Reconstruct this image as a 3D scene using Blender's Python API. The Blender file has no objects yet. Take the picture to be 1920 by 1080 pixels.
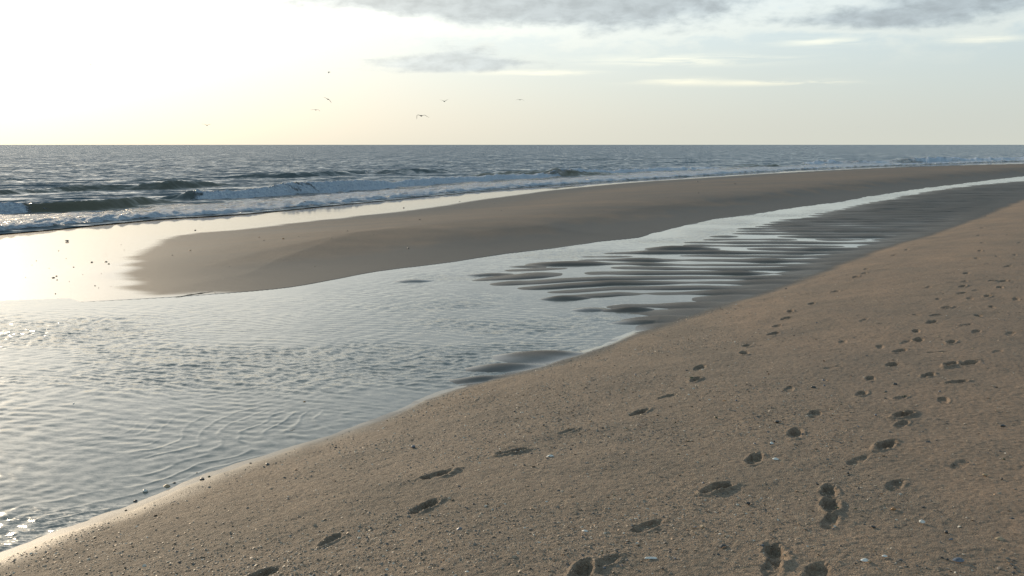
import bpy, math, random
import numpy as np
R = math.radians
scene = bpy.context.scene

# ---------------------------------------------------------------- camera
H = 2.2                                   # lens height above the stream level (sand under the feet is 0.55 m up)
F = 1884.0                                # focal length in pixels of the 1920 px wide photograph
PITCH = math.atan((540 - 271) / F)
cd = bpy.data.cameras.new('camera'); cam = bpy.data.objects.new('camera', cd)
scene.collection.objects.link(cam); scene.camera = cam
cam.location = (0, 0, H); cam.rotation_euler = (math.pi / 2 - PITCH, 0, 0)
cd.sensor_width = 36; cd.lens = F / 1920 * 36; cd.clip_start = 0.1; cd.clip_end = 30000

# ---------------------------------------------------------------- light
SUN_AZ, SUN_EL = R(-33), R(12)
sd = bpy.data.lights.new('sun', 'SUN'); sun = bpy.data.objects.new('sun', sd)
scene.collection.objects.link(sun)
sd.energy = 2.8; sd.angle = R(2.0); sd.color = (1.0, 0.80, 0.56)
sun.rotation_euler = (math.pi / 2 - SUN_EL, 0, math.pi - SUN_AZ)
vs = scene.view_settings
vs.view_transform = 'Standard'; vs.look = 'None'; vs.exposure = 0.45; vs.gamma = 1.0; vs.use_curve_mapping = False

class NG:
    """small helper that writes node maths"""
    def __init__(s, nt): s.nt = nt; s.nt.nodes.clear()
    def new(s, t, **k):
        n = s.nt.nodes.new(t)
        for a, b in k.items(): setattr(n, a, b)
        return n
    def put(s, sock, v):
        if hasattr(v, 'is_output') or isinstance(v, bpy.types.NodeSocket): s.nt.links.new(v, sock)
        elif isinstance(v, (tuple, list)) and sock.type == 'RGBA' and len(v) == 3: sock.default_value = (*v, 1)
        else: sock.default_value = v
    def m(s, op, a, b=0.0, c=0.0, clamp=False):
        n = s.new('ShaderNodeMath', operation=op, use_clamp=clamp)
        s.put(n.inputs[0], a); s.put(n.inputs[1], b); s.put(n.inputs[2], c); return n.outputs[0]
    def add(s, a, b): return s.m('ADD', a, b)
    def sub(s, a, b): return s.m('SUBTRACT', a, b)
    def mul(s, a, b): return s.m('MULTIPLY', a, b)
    def vm(s, op, a, b=(0, 0, 0), sc=None):
        n = s.new('ShaderNodeVectorMath', operation=op)
        s.put(n.inputs[0], a); s.put(n.inputs[1], b)
        if sc is not None: s.put(n.inputs['Scale'], sc)
        return n.outputs['Value'] if op in ('DOT_PRODUCT', 'LENGTH') else n.outputs[0]
    def ramp(s, v, a, b, c=0.0, d=1.0, kind='SMOOTHSTEP'):
        n = s.new('ShaderNodeMapRange', interpolation_type=kind)
        s.put(n.inputs[0], v)
        for i, q in enumerate((a, b, c, d)): s.put(n.inputs[1 + i], q)
        return n.outputs[0]
    def mix(s, f, a, b, mode='MIX'):
        n = s.new('ShaderNodeMix', data_type='RGBA', blend_type=mode)
        s.put(n.inputs[0], f); s.put(n.inputs[6], a); s.put(n.inputs[7], b); return n.outputs[2]
    def noise(s, vec, scale, detail=2.0, rough=0.5, dist=0.0, out='Fac'):
        n = s.new('ShaderNodeTexNoise')
        s.put(n.inputs['Vector'], vec)
        n.inputs['Scale'].default_value = scale; n.inputs['Detail'].default_value = detail
        n.inputs['Roughness'].default_value = rough; n.inputs['Distortion'].default_value = dist
        return n.outputs[out]
    def comb(s, x, y, z=0.0):
        n = s.new('ShaderNodeCombineXYZ')
        for i, q in enumerate((x, y, z)): s.put(n.inputs[i], q)
        return n.outputs[0]
    def sep(s, v):
        n = s.new('ShaderNodeSeparateXYZ'); s.put(n.inputs[0], v); return n.outputs
    def attr(s, name):
        n = s.new('ShaderNodeAttribute', attribute_name=name); return n.outputs['Fac']

# ---------------------------------------------------------------- sky
world = bpy.data.worlds.new('World'); scene.world = world; world.use_nodes = True
g = NG(world.node_tree)
sky = g.new('ShaderNodeTexSky', sky_type='NISHITA', sun_disc=False)
sky.sun_elevation = SUN_EL; sky.sun_rotation = SUN_AZ
sky.altitude = 0; sky.air_density = 1.0; sky.dust_density = 1.5; sky.ozone_density = 2.0
SKY_S = 0.05
D = g.new('ShaderNodeTexCoord').outputs['Generated']
dx, dy_, dz = g.sep(D)[0], g.sep(D)[1], g.sep(D)[2]
el = g.mul(g.m('ARCSINE', dz), 180 / math.pi)                       # degrees
az = g.mul(g.m('ARCTAN2', dx, dy_), 180 / math.pi)
sv = (math.sin(SUN_AZ) * math.cos(SUN_EL), math.cos(SUN_AZ) * math.cos(SUN_EL), math.sin(SUN_EL))
ang = g.mul(g.m('ARCCOSINE', g.vm('DOT_PRODUCT', D, sv)), 180 / math.pi)
ext = g.mul(g.ramp(el, -1.0, 8.0, 0.27, 1.0, 'LINEAR'), g.ramp(ang, 14, 45, 1.0, 1.25))       # low air dims the glow
base = g.vm('SCALE', g.mix(0.30, sky.outputs[0], g.vm('SCALE', (1, 1, 1), sc=g.vm('DOT_PRODUCT', sky.outputs[0], (.33, .34, .33)))), sc=g.mul(ext, SKY_S))
base = g.vm('MULTIPLY', base, g.mix(g.ramp(el, 0, 7), (1.04, .98, .84), (1, 1, 1)))
_l = g.add(1.0, g.mul(g.vm('DOT_PRODUCT', base, (.4, .5, .1)), .75))
base = g.vm('SCALE', base, sc=g.m('DIVIDE', 1.0, _l))
upper = g.ramp(el, 11, 32)
k = 1 / SKY_S
def px2(x, y):   # photograph pixel -> azimuth, elevation in degrees
    a = (x - 960) / F; b = (540 - y) / F
    fy = math.cos(PITCH) + b * math.sin(PITCH); fz = -math.sin(PITCH) + b * math.cos(PITCH)
    return math.degrees(math.atan2(a, fy)), math.degrees(math.atan2(fz, math.hypot(a, fy)))
# thin milky veil lit by the low sun
w1 = g.noise(g.comb(g.mul(az, 0.035), g.mul(el, 0.10)), 1.0, 3, 0.55)
veil = g.m('POWER', 2.71828, g.mul(ang, -1 / 10.0))
veil2 = g.m('POWER', 2.71828, g.mul(ang, -1 / 26.0))
low = g.ramp(el, 0, 40, 1.0, 0.60)
col = g.vm('ADD', g.vm('SCALE', base, sc=1.0), g.vm('SCALE', g.mix(upper, (0.275, 0.337, 0.375), (0.195, 0.335, 0.415)), sc=low))
col = g.vm('ADD', col, g.vm('SCALE', (1.0, 0.97, 0.86), sc=g.mul(g.mul(veil2, 0.10), ext)))
col = g.vm('ADD', col, g.vm('SCALE', (1.0, 0.96, 0.86), sc=g.mul(g.mul(veil, .7), ext)))
hor = g.m('POWER', 2.71828, g.mul(g.m('ABSOLUTE', el), -1 / 3.0))
col = g.vm('ADD', col, g.vm('SCALE', (0.15, 0.11, 0.03), sc=hor))
# grey cloud bank across the top, lower plume and thin bright streaks
wa = g.noise(g.comb(g.mul(az, 0.16), g.mul(el, 0.42), 3.0), 1.0, 6, 0.58, 0.3)
wb = g.noise(g.comb(g.mul(az, 0.7), g.mul(el, 1.6), 9.0), 1.0, 5, 0.6, 0.2)
wc = g.noise(g.comb(g.mul(az, 0.22), g.mul(el, 2.6), 5.0), 1.0, 5, 0.6, 0.6)
def blob(x, y, rx, ry):
    a0, e0 = px2(x, y)
    u = g.mul(g.sub(az, a0), 1884 / rx / 57.3); v = g.mul(g.sub(el, e0), 1884 / ry / 57.3)
    return g.m('POWER', 2.71828, g.mul(g.add(g.mul(u, u), g.mul(v, v)), -1.0))
bank = g.mul(g.ramp(el, 6.5, 9.5), g.ramp(az, -24.0, 2.0))
bank = g.add(bank, g.mul(blob(980, 15, 250, 52), 0.66))
bank = g.add(bank, g.mul(blob(640, 0, 240, 26), 0.50))
bank = g.add(bank, g.mul(blob(1200, 22, 240, 30), 0.45))
bank = g.add(bank, g.mul(blob(1600, 38, 150, 16), 0.48))
bank = g.add(bank, g.mul(blob(1840, 8, 200, 34), 0.66))
bank = g.add(bank, g.mul(g.sub(wa, 0.5), 1.3))
bank = g.add(bank, g.mul(g.sub(wb, 0.5), 0.55))
dens = g.ramp(bank, 0.30, 0.82)
rim = g.mul(g.mul(g.ramp(bank, 0.02, 0.30), g.sub(1.0, dens)), g.ramp(el, 3.5, 6.5))
high = g.ramp(el, 10, 26, 1.0, 0.35)
dens = g.mul(dens, g.ramp(el, 9.5, 15, 1.0, 0.30))
ccol = g.vm('ADD', g.vm('SCALE', (0.26, 0.31, 0.34), sc=1.0), g.vm('SCALE', (0.75, 0.68, 0.56), sc=g.mul(veil2, 0.55)))
ccol = g.vm('ADD', ccol, g.vm('SCALE', (1.0, 0.9, 0.7), sc=g.mul(veil, 1.2)))
ccol = g.vm('SCALE', ccol, sc=g.ramp(wb, 0.3, 0.75, 1.15, 0.88))
col = g.vm('ADD', col, g.vm('SCALE', (0.10, 0.07, 0.03), sc=rim))
col = g.mix(g.mul(dens, 0.92), col, ccol)
plume = g.add(g.mul(blob(840, 122, 165, 13), 1.0), g.mul(blob(865, 100, 90, 24), .55))
plume = g.mul(g.ramp(g.add(plume, g.add(g.mul(g.sub(wb, .5), 1.0), g.mul(g.sub(wc, .5), .8))), .2, .85), .8)
col = g.mix(plume, col, g.vm('SCALE', ccol, sc=1.12))
st = g.add(g.add(blob(1290, 113, 150, 9), blob(1540, 78, 70, 7)), g.add(blob(1845, 74, 60, 6), blob(1260, 152, 70, 6)))
st = g.add(st, g.add(blob(1010, 137, 90, 5), blob(1450, 155, 120, 5)))
st = g.mul(st, g.ramp(wc, 0.38, 0.62))
col = g.vm('ADD', col, g.vm('SCALE', (0.22, 0.17, 0.08), sc=st))
bg = g.new('ShaderNodeBackground'); g.put(bg.inputs[0], col); bg.inputs[1].default_value = 1.0
g.nt.links.new(bg.outputs[0], g.new('ShaderNodeOutputWorld').inputs[0])
# keep the Background at a daylight-sky strength: the colour above is scaled back up
s2 = g.vm('SCALE', col, sc=k); g.put(bg.inputs[0], s2); bg.inputs[1].default_value = SKY_S

# ---------------------------------------------------------------- numeric helpers
rng = np.random.default_rng(7)
random.seed(7)
_P = rng.random((512, 512))
def vnoise(x, y):
    xi = np.floor(x).astype(np.int64); yi = np.floor(y).astype(np.int64)
    fx = x - xi; fy = y - yi
    fx = fx * fx * fx * (fx * (fx * 6 - 15) + 10); fy = fy * fy * fy * (fy * (fy * 6 - 15) + 10)
    a = xi & 511; b = yi & 511; a1 = (a + 1) & 511; b1 = (b + 1) & 511
    return (_P[a, b] * (1 - fx) + _P[a1, b] * fx) * (1 - fy) + (_P[a, b1] * (1 - fx) + _P[a1, b1] * fx) * fy
def fbm(x, y, o=4, gain=0.5):
    s = 0; w = 1; t = 0
    for i in range(o):
        s = s + w * (vnoise(x * 2 ** i + 17.3 * i, y * 2 ** i + 9.1 * i) * 2 - 1); t += w; w *= gain
        x, y = 0.8 * x - 0.6 * y, 0.6 * x + 0.8 * y
    return s / t
def sm(x, a=0.0, b=1.0):
    t = np.clip((x - a) / (b - a), 0, 1); return t * t * (3 - 2 * t)
def unp(x, y, z=0.0):
    a = (x - 960) / F; b = (540 - y) / F
    fy = math.cos(PITCH) + b * math.sin(PITCH); fz = -math.sin(PITCH) + b * math.cos(PITCH)
    t = (z - H) / fz
    return (a * t, fy * t)
def line(pts, z=0.0): return np.array([unp(x, y, z) for x, y in pts])
def pdist(X, Y, P, vals=None):
    """signed distance to an open polyline (positive to the left of its direction) and interpolated values along it"""
    best = np.full(X.shape, 1e18); sgn = np.ones(X.shape)
    out = [np.zeros(X.shape) for _ in (vals or [])]
    for i in range(len(P) - 1):
        ax, ay = P[i]; bx, by = P[i + 1]; ex, ey = bx - ax, by - ay; L2 = ex * ex + ey * ey
        t = np.clip(((X - ax) * ex + (Y - ay) * ey) / L2, 0, 1)
        qx = X - ax - t * ex; qy = Y - ay - t * ey; d = qx * qx + qy * qy
        c = ex * qy - ey * qx
        m = d < best - 1e-12
        best = np.where(m, d, best); sgn = np.where(m, np.where(c >= 0, 1.0, -1.0), sgn)
        for j, v in enumerate(vals or []): out[j] = np.where(m, v[i] * (1 - t) + v[i + 1] * t, out[j])
    r = np.sqrt(best) * sgn
    return (r, *out) if vals else r
def chaikin(P, n=2):
    for _ in range(n):
        Q = [P[0]]
        for a, b in zip(P[:-1], P[1:]): Q += [a * 0.75 + b * 0.25, a * 0.25 + b * 0.75]
        P = np.array(Q + [P[-1]])
    return P
def extend(P, a=None, b=None):
    P = list(P)
    if a: v = P[0] - P[1]; P.insert(0, P[0] + v / np.hypot(*v) * a)
    if b: v = P[-1] - P[-2]; P.append(P[-1] + v / np.hypot(*v) * b)
    return np.array(P)

SEA_Z = -0.02
# every line runs from the left of the photograph to the right, so "positive" is the far side
SHORE = extend(chaikin(line([(-260, 1150), (0, 1046), (150, 985), (300, 930), (430, 882), (560, 835), (700, 790), (815, 743),
    (910, 713), (1000, 692), (1060, 673), (1130, 650), (1230, 610), (1300, 588), (1400, 558), (1480, 530), (1560, 500),
    (1640, 468), (1760, 435), (1850, 400), (1920, 372), (2020, 350)], 0.02)), 20, 300)
CHAN = extend(chaikin(line([(-700, 600), (0, 574), (150, 568), (300, 560), (400, 553), (500, 545), (560, 538), (620, 527), (680, 515), (720, 508),
    (850, 492), (920, 481), (1000, 471), (1110, 456), (1170, 450), (1215, 445), (1240, 434), (1280, 425), (1340, 411), (1420, 401),
    (1500, 388), (1560, 382), (1640, 367), (1700, 358), (1800, 345), (1880, 335), (1960, 327)], 0.0), 1), 20, 400)
UP = extend(chaikin(line([(248, 522), (256, 500), (262, 482), (280, 460), (312, 444), (352, 432), (450, 427), (600, 412), (700, 402), (800, 392), (900, 375),
    (970, 366), (1050, 355), (1200, 341), (1300, 335), (1450, 325), (1600, 317), (1750, 311), (1920, 307), (1980, 305)], 0.10), 1), None, 500)
# closed outline of the bar: tip, seaward edge, back along the channel edge
tip = line([(700, 510), (620, 527), (540, 540), (470, 545), (400, 543), (300, 549), (262, 541), (247, 521)], 0.02)
c_ix = [i for i in range(len(CHAN)) if CHAN[i][0] > unp(705, 511)[0] and CHAN[i][1] > 12]
BAR = np.array(list(UP[1:]) + [CHAN[i] for i in c_ix[::-1]] + list(tip))
FOAM_LO = extend(chaikin(line([(-300, 462), (0, 436), (100, 427), (200, 417), (300, 408), (400, 403), (500, 395), (600, 385), (700, 376), (800, 366),
    (900, 357), (1000, 349), (1200, 336), (1300, 330), (1500, 317), (1700, 309), (1900, 302), (1980, 300)], SEA_Z), 1), 30, 600)
FOAM_HI = extend(chaikin(line([(-300, 410), (0, 403), (100, 400), (200, 397), (300, 389), (400, 385), (500, 374), (640, 363), (800, 351),
    (900, 344), (1000, 337), (1200, 325), (1400, 314), (1600, 306), (1900, 298.5), (1980, 297.5)], SEA_Z), 1), 30, 600)
FLAT = line([(905, 548), (835, 527), (900, 502), (1000, 486), (1090, 474), (1160, 464), (1240, 452), (1330, 432), (1420, 415),
    (1500, 400), (1600, 380), (1700, 361), (1800, 348), (1870, 341), (1940, 336)], 0)
FLAT = np.array(list(FLAT) + [FLAT[-1] + np.array([150, 190.])] + [np.array([260., 220.])] + list(line([(2300, 420), (1900, 430), (1500, 560), (1230, 650), (1130, 608), (1050, 572), (960, 560)], 0)))
def poly_sd(X, Y, P):
    Q = np.vstack([P, P[:1]]); d = np.abs(pdist(X, Y, Q)); ins = np.zeros(X.shape, bool)
    for i in range(len(P)):
        ax, ay = Q[i]; bx, by = Q[i + 1]
        if ay == by: continue
        c = ((ay > Y) != (by > Y)) & (X < (bx - ax) * (Y - ay) / (by - ay) + ax); ins ^= c
    return np.where(ins, d, -d)

# footprints: photograph position, length m, depth m
TRACKS = [
 [(485,1077,.9),(620,1010,.5),(797,950,1.25),(822,893,1.2),(962,845,1.2),(1065,806,.4),(1200,772,.9),(1250,742,.4),(1305,711,.8),(1312,689,.8),(1395,663,.9),(1400,647,.8),(1450,625,.8),(1457,611,.7),(1475,596,.9),(1482,584,.8),(1522,570,.8),(1566,545,.8),(1595,527,.9),(1605,520,.9),(1620,514,.8),(1625,505,.8),(1676,479,1.),(1700,468,.8),(1712,459,.9)],
 [(1092,1070,1.3),(1140,1053,.4),(1215,985,.7),(1345,916,1.1),(1415,860,.9),(1492,811,1.3),(1527,776,.6),(1616,738,.6),(1632,709,.5),(1673,683,.9),(1688,658,.7),(1722,637,.9),(1718,621,.6),(1747,604,.9),(1754,590,.7),(1774,575,.9),(1802,551,1.),(1805,538,.9),(1812,513,.8),(1808,528,.6),(1838,470,1.),(1843,455,.9),(1836,441,.9),(1842,427,.9),(1838,415,.7),(1850,405,.8),(1862,392,.7),(1832,484,.7),(1850,495,.7)],
 [(1530,1073,1.),(1455,1037,1.3),(1450,1062,.6),(1557,977,.5),(1557,948,1.2),(1555,922,.9),(1680,908,.6),(1660,836,1.3),(1695,776,1.1),(1692,793,.5),(1740,704,.8),(1796,717,.7),(1782,684,1.3),(1818,681,1.),(1770,750,.5),(1784,640,.8),(1830,622,.5),(1835,592,.7),(1852,556,.9),(1880,527,1.1),(1860,526,.9),(1820,560,.4),(1890,500,.8),(1875,540,.8),(1903,478,.6),(1912,455,.6),(1800,870,.25),(1690,745,.4),(1608,862,.4),(1760,560,.4),(1740,540,.35)],
]
LOBES = [(1012, 669, .62, .36), (945, 690, .55, .20), (1104, 581, .42, .30), (1166, 582, .50, .26), (1190, 605, .62, .22), (1060, 560, .5, .22), (885, 712, .5, .16), (780, 527, .5, .22), (925, 515, .6, .28), (985, 500, .8, .3), (1330, 600, .9, .3)]
def base_ground(X, Y):
    S = -pdist(X, Y, SHORE)                                            # + on the beach
    n1 = fbm(X * 0.8, Y * 0.8, 3)
    Sw = S + 0.07 * n1 + .05 * fbm(X * 3, Y * 3, 2)
    beach = np.where(Sw > 0, 0.012 + 0.52 * (1 - np.exp(-np.maximum(Sw, 0) / 2.6)) + 0.012 * np.minimum(np.maximum(Sw, 0), 25), 0.012 + 0.12 * Sw)
    dcn = pdist(X, Y, CHAN)
    wob = 0.10 * fbm(X * 0.7, Y * 0.7, 3) + 0.04 * fbm(X * 1.8, Y * 1.2, 2)
    dcn = dcn + wob * sm(X, -4, 0) * np.clip(Y / 20, .6, 2)
    sdb = poly_sd(X, Y, BAR)
    ds = -pdist(X, Y, UP)
    dfo = pdist(X, Y, FOAM_LO)                                         # + seaward of the foam edge
    # bar
    scarp = sm(X, -3.0, -0.5)
    pc = 0.008 + 0.12 * scarp * sm(dcn, 0.0, 0.18) + 0.25 * sm(dcn, 0, 6.0) + 0.02 * np.clip(dcn, 0, 1)
    ps = 0.10 + 0.20 * (1 - np.exp(-np.maximum(ds, 0) / 4))
    inner = np.minimum(pc, ps)
    tipf = sm(sdb, -0.2, 5.0)
    edge = sm(X, unp(352, 432, .1)[0] - 2, unp(352, 432, .1)[0] + 5) * sm(dcn, 2, 5)
    top = 0.003 + 0.097 * edge
    inn = np.where(sdb > 0, top + (inner - top) * tipf, 0)
    t = np.clip(-sdb, 0, None) / (np.clip(-sdb, 0, None) + np.clip(-dfo, 0, None) + 1e-6)
    t = np.where(dfo > 0, 1, t)
    outz = top + (-0.05 - top) * t ** 1.2 - 0.03 * np.clip(dfo, 0, 60)
    b = sm(sdb, -0.25 + .22 * scarp, 0.35 - .27 * scarp)
    barz = np.where(dfo > 0, outz, b * np.where(sdb > 0, inn, top) + (1 - b) * outz)
    # rippled flat
    Fd = poly_sd(X, Y, FLAT)
    ph = 13.0 * np.sqrt(np.maximum(Y, 1)) * 2 * np.pi
    ph = ph + 1.0 * fbm(X * 0.16, Y * 0.35 + 5, 2) + (1.5 - .9 * sm(Y, 20, 32)) * fbm(X * 0.55, Y * 0.6 + 3, 2) + .28 * fbm(X * 2.2, Y * 2, 2) + .12 * X - 5.0 * np.minimum(X - 1.6, 0) * (1 - sm(Y, 15.5, 19))
    ph = ph - .5 * np.sin(ph)
    kx = np.floor(ph / (2 * np.pi) + .5)                               # each sand rib gets its own swellings and necks
    rip = 2 * np.abs(np.cos(ph / 2)) ** .8 - 1
    rib = vnoise(X * .85 + kx * 37.7, kx * 5.3) * 2 - 1 + .6 * (vnoise(X * 1.7 + kx * 13.1, kx * 3.7 + 9) * 2 - 1)
    n2 = fbm(X * 0.5, Y * 1.0 + 40, 3)
    farf = sm(Y, 25, 38) * sm(Fd, 0.4, 2.0)
    n3 = fbm(X * 1.1 + 9, Y * 2.3, 2)
    near_ = 1 - sm(Fd, .8, 3.5)
    lvl = -0.075 + 0.070 * sm(Fd, -0.5, 1.1) - .0035 * (1 - farf) + .008 * sm(Y, 19, 29) + 0.026 * farf + 0.007 * n2 + 0.036 * sm(S, -.9, -.05)
    band = 1 - sm(S, -.9, -0.1)
    amp = .025 * (0.3 + 0.7 * sm(Fd, -0.5, .6)) * (0.25 + 0.75 * band) * (1 + 1.1 * farf)
    flat = lvl + amp * (rip + (.60 + .35 * near_) * rib * (1 - .5 * sm(Y, 20, 34)) * (rip + 1) * .6)
    bed = -0.10 + 0.0 * X
    ch = np.where(Fd > -0.6, np.maximum(flat, bed), bed)
    ch = np.where(Fd > -0.6, bed + (ch - bed) * sm(Fd, -0.6, 0.2), bed)
    for lx, ly, lr, lw in LOBES:                # low sand lumps at the near end of the flat
        cx, cy = unp(lx, ly); e = ((X - cx) / lr) ** 2 + ((Y - cy - .18 * (X - cx)) / lw) ** 2
        ch = np.maximum(ch, -.10 + .128 * np.exp(-.5 * e + .25 * n3))
    cb = np.maximum(ch, beach) + 0
    kk = 0.03; dd = np.clip(0.5 + 0.5 * (beach - ch) / kk, 0, 1)
    cb = ch * (1 - dd) + beach * dd + kk * dd * (1 - dd)
    bb = sm(dcn, -0.04 - .003 * Y, 0.05)
    seaw = np.where(dcn > 0, 1.0, 0.0)
    z = cb * (1 - bb) + barz * bb
    far_left = sm(-X, 10, 40)
    return z, dict(S=S, dc=dcn, sdb=sdb, ds=ds, df=dfo, Fd=Fd, t=t, rip=rip, bb=bb, farf=farf, n2=n2)
def ground_px(px, py):
    z = 0.3
    for _ in range(25):
        x, y = unp(px, py, z)
        zz, _i = base_ground(np.array([x]), np.array([y])); z = 0.5 * z + 0.5 * float(zz[0])
    x, y = unp(px, py, z)
    return x, y, float(base_ground(np.array([x]), np.array([y]))[0][0])
PRINTS = []
_r = random.Random(11)
TRACKS.append([(x, y, _r.uniform(.25, .5)) for x, y in [(1760,660),(1700,640),(1650,650),(1870,660),(1895,625),(1810,610),(1790,575),(1720,590),(1860,575),(1905,560),(1780,530),(1830,545),(1900,530),(1870,480),(1890,440),(1560,690),(1480,730),(1580,640),(1620,600)]])
for tr in TRACKS:
    W = [ground_px(a, b) for a, b, _ in tr]
    for i, (w, (a, b, dpt)) in enumerate(zip(W, tr)):
        j = min(i + 3, len(W) - 1); q = max(i - 3, 0)
        ang_ = math.atan2(W[j][1] - W[q][1], W[j][0] - W[q][0]) + random.uniform(-.35, .35)
        PRINTS.append((w[0], w[1], ang_, dpt, random.random() * 100))
def add_prints(X, Y, Z):
    Xf, Yf, Zf = X.ravel(), Y.ravel(), Z.ravel()
    order = np.argsort(Yf); Ys = Yf[order]
    for (cx, cy, an, dpt, sdv) in PRINTS:
        lo, hi = np.searchsorted(Ys, [cy - .5, cy + .5]); ix = order[lo:hi]
        ix = ix[np.abs(Xf[ix] - cx) < .5]
        if not len(ix): continue
        x = Xf[ix] - cx; y = Yf[ix] - cy
        u = x * math.cos(an) + y * math.sin(an); v = -x * math.sin(an) + y * math.cos(an)
        wn = fbm(Xf[ix] * 16 + sdv, Yf[ix] * 16, 4, .65); wl = fbm(Xf[ix] * 6 + sdv, Yf[ix] * 6 + 7, 2)
        big = min(.78, .50 + .26 * dpt)
        def pit(u, v, a, b, d):
            q = np.sqrt((u / a) ** 2 + (v / b) ** 2) + .34 * wn + .25 * wl
            return -d * (1 - sm(q, .62, 1.0)) * (1 + .5 * wn) + .55 * d * np.exp(-((q - 1.22) / .22) ** 2) * np.clip(.5 + 1.6 * wl + 1.0 * wn, 0, 2)
        d0 = .028 * min(dpt, 1.0)
        h = np.minimum(pit(u - .045, v, .078 * big, .055 * big, d0), 0) + np.minimum(pit(u + .07, v, .055 * big, .042 * big, d0 * .9), 0)
        r_ = pit(u, v, .15 * big, .06 * big, d0 * .8)
        h = np.maximum(h, -d0 * 1.15) * .6 + r_ * .75
        Zf[ix] += h
    return Zf.reshape(Z.shape)
def micro(X, Y, Z, I):
    S = I['S']; near = sm(S, 0.0, .5) * (1 - sm(Y, 14, 22))
    Z = Z + near * (.0045 * fbm(X * 9, Y * 9, 3) + .0028 * fbm(X * 38, Y * 38, 2) + .010 * fbm(X * 1.6, Y * 1.6, 2))
    Z = Z + sm(S, 0.2, 1) * (.012 * fbm(X * .9, Y * .9, 3))
    return Z + sm(I['sdb'], .2, 2) * I['bb'] * (.006 * fbm(X * 1.1, Y * 1.1, 3))

# ---------------------------------------------------------------- grids that get coarser away from where one stands
def polar(cols, rows):
    T, Rr = np.meshgrid(cols, rows)              # rows first
    Y = Rr; X = T * Rr
    return X, Y
ti = np.linspace(-0.60, 0.60, 1250)
to = np.linspace(0.6, 3.0, 60)[1:]
COLS = np.concatenate([-to[::-1], ti, to])
dyn = np.concatenate([np.arange(1300, 450, -1.0), np.arange(450, 30, -0.9)])
ROWS = np.concatenate([np.geomspace(.6, H * F / 1300, 70)[:-1], H * F / dyn, np.geomspace(H * F / 30, 9000, 26)[1:]])
def mesh_from_grid(name, X, Y, Z, keep, mat, attrs, kind='structure'):
    nr, nc = X.shape; idx = np.arange(nr * nc).reshape(nr, nc)
    q = np.stack([idx[:-1, :-1], idx[:-1, 1:], idx[1:, 1:], idx[1:, :-1]], -1).reshape(-1, 4)
    q = q[keep.reshape(-1)]
    used = np.zeros(nr * nc, bool); used[q.ravel()] = True
    remap = np.cumsum(used) - 1; q = remap[q]
    co = np.stack([X.ravel(), Y.ravel(), Z.ravel()], -1)[used].astype(np.float32)
    me = bpy.data.meshes.new(name)
    me.vertices.add(len(co)); me.vertices.foreach_set('co', co.ravel())
    me.loops.add(q.size); me.loops.foreach_set('vertex_index', q.ravel().astype(np.int32))
    me.polygons.add(len(q)); me.polygons.foreach_set('loop_start', (np.arange(len(q)) * 4).astype(np.int32))
    me.polygons.foreach_set('use_smooth', np.ones(len(q), bool))
    me.update(calc_edges=True)
    for a, v in attrs.items():
        at = me.attributes.new(a, 'FLOAT', 'POINT'); at.data.foreach_set('value', v.ravel()[used].astype(np.float32))
    ob = bpy.data.objects.new(name, me); scene.collection.objects.link(ob); me.materials.append(mat)
    ob['kind'] = kind
    return ob
def cellmin(A): return np.minimum(np.minimum(A[:-1, :-1], A[1:, :-1]), np.minimum(A[:-1, 1:], A[1:, 1:]))
def cellmax(A): return -cellmin(-A)

# ---------------------------------------------------------------- materials
def mat(name):
    m = bpy.data.materials.new(name); m.use_nodes = True
    g = NG(m.node_tree); p = g.new('ShaderNodeBsdfPrincipled'); o = g.new('ShaderNodeOutputMaterial')
    g.nt.links.new(p.outputs[0], o.inputs[0]); return m, g, p
M_sand, g, p = mat('beach_sand')
P = g.new('ShaderNodeTexCoord').outputs['Object']
wet, film, grit = g.attr('wet'), g.attr('film'), g.attr('grit')
n_f = g.noise(P, 220, 3, .7); n_m = g.noise(P, 38, 4, .65); n_l = g.noise(P, 1.3, 4, .6)
vo = g.new('ShaderNodeTexVoronoi', feature='F1'); g.put(vo.inputs['Vector'], P); vo.inputs['Scale'].default_value = 130
dry = g.mix(g.ramp(n_f, .3, .7), (.190, .124, .080), (.365, .248, .168))
vc = vo.outputs['Color']
dry = g.mix(g.mul(g.mul(grit, .75), g.ramp(g.sep(vc)[0], .55, .95)), dry, g.mix(g.sep(vc)[1], (.52, .40, .26), (.07, .07, .075)))
dry = g.mix(g.mul(grit, .35), dry, g.mix(n_m, (.15, .125, .10), (.33, .27, .20)))
dry = g.mix(g.ramp(n_l, .35, .7, 0, .5), dry, (.17, .135, .10))
dry = g.vm('SCALE', dry, sc=g.ramp(n_m, .32, .68, .80, 1.22))
wetc = g.mix(g.ramp(n_f, .3, .7), (.046, .039, .031), (.086, .073, .057))
basec = g.mix(wet, dry, wetc)
g.put(p.inputs['Base Color'], basec)
g.put(p.inputs['Roughness'], g.ramp(wet, 0, 1, .85, .62, 'LINEAR'))
g.put(p.inputs['Specular IOR Level'], g.ramp(wet, 0, 1, .25, .32, 'LINEAR'))
g.put(p.inputs['Coat Weight'], film); p.inputs['Coat Roughness'].default_value = .04; p.inputs['Coat IOR'].default_value = 1.5
h = g.add(g.mul(n_f, .005), g.mul(n_m, .004))
h = g.add(h, g.mul(g.mul(vo.outputs['Distance'], grit), -.006))
bu = g.new('ShaderNodeBump'); bu.inputs['Distance'].default_value = 1.0
g.put(bu.inputs['Height'], h); g.put(bu.inputs['Strength'], g.m('MULTIPLY', g.sub(1.0, film), g.ramp(wet, 0, 1, 1.0, .35, 'LINEAR'), clamp=True))
g.put(p.inputs['Normal'], bu.outputs[0])

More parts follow.
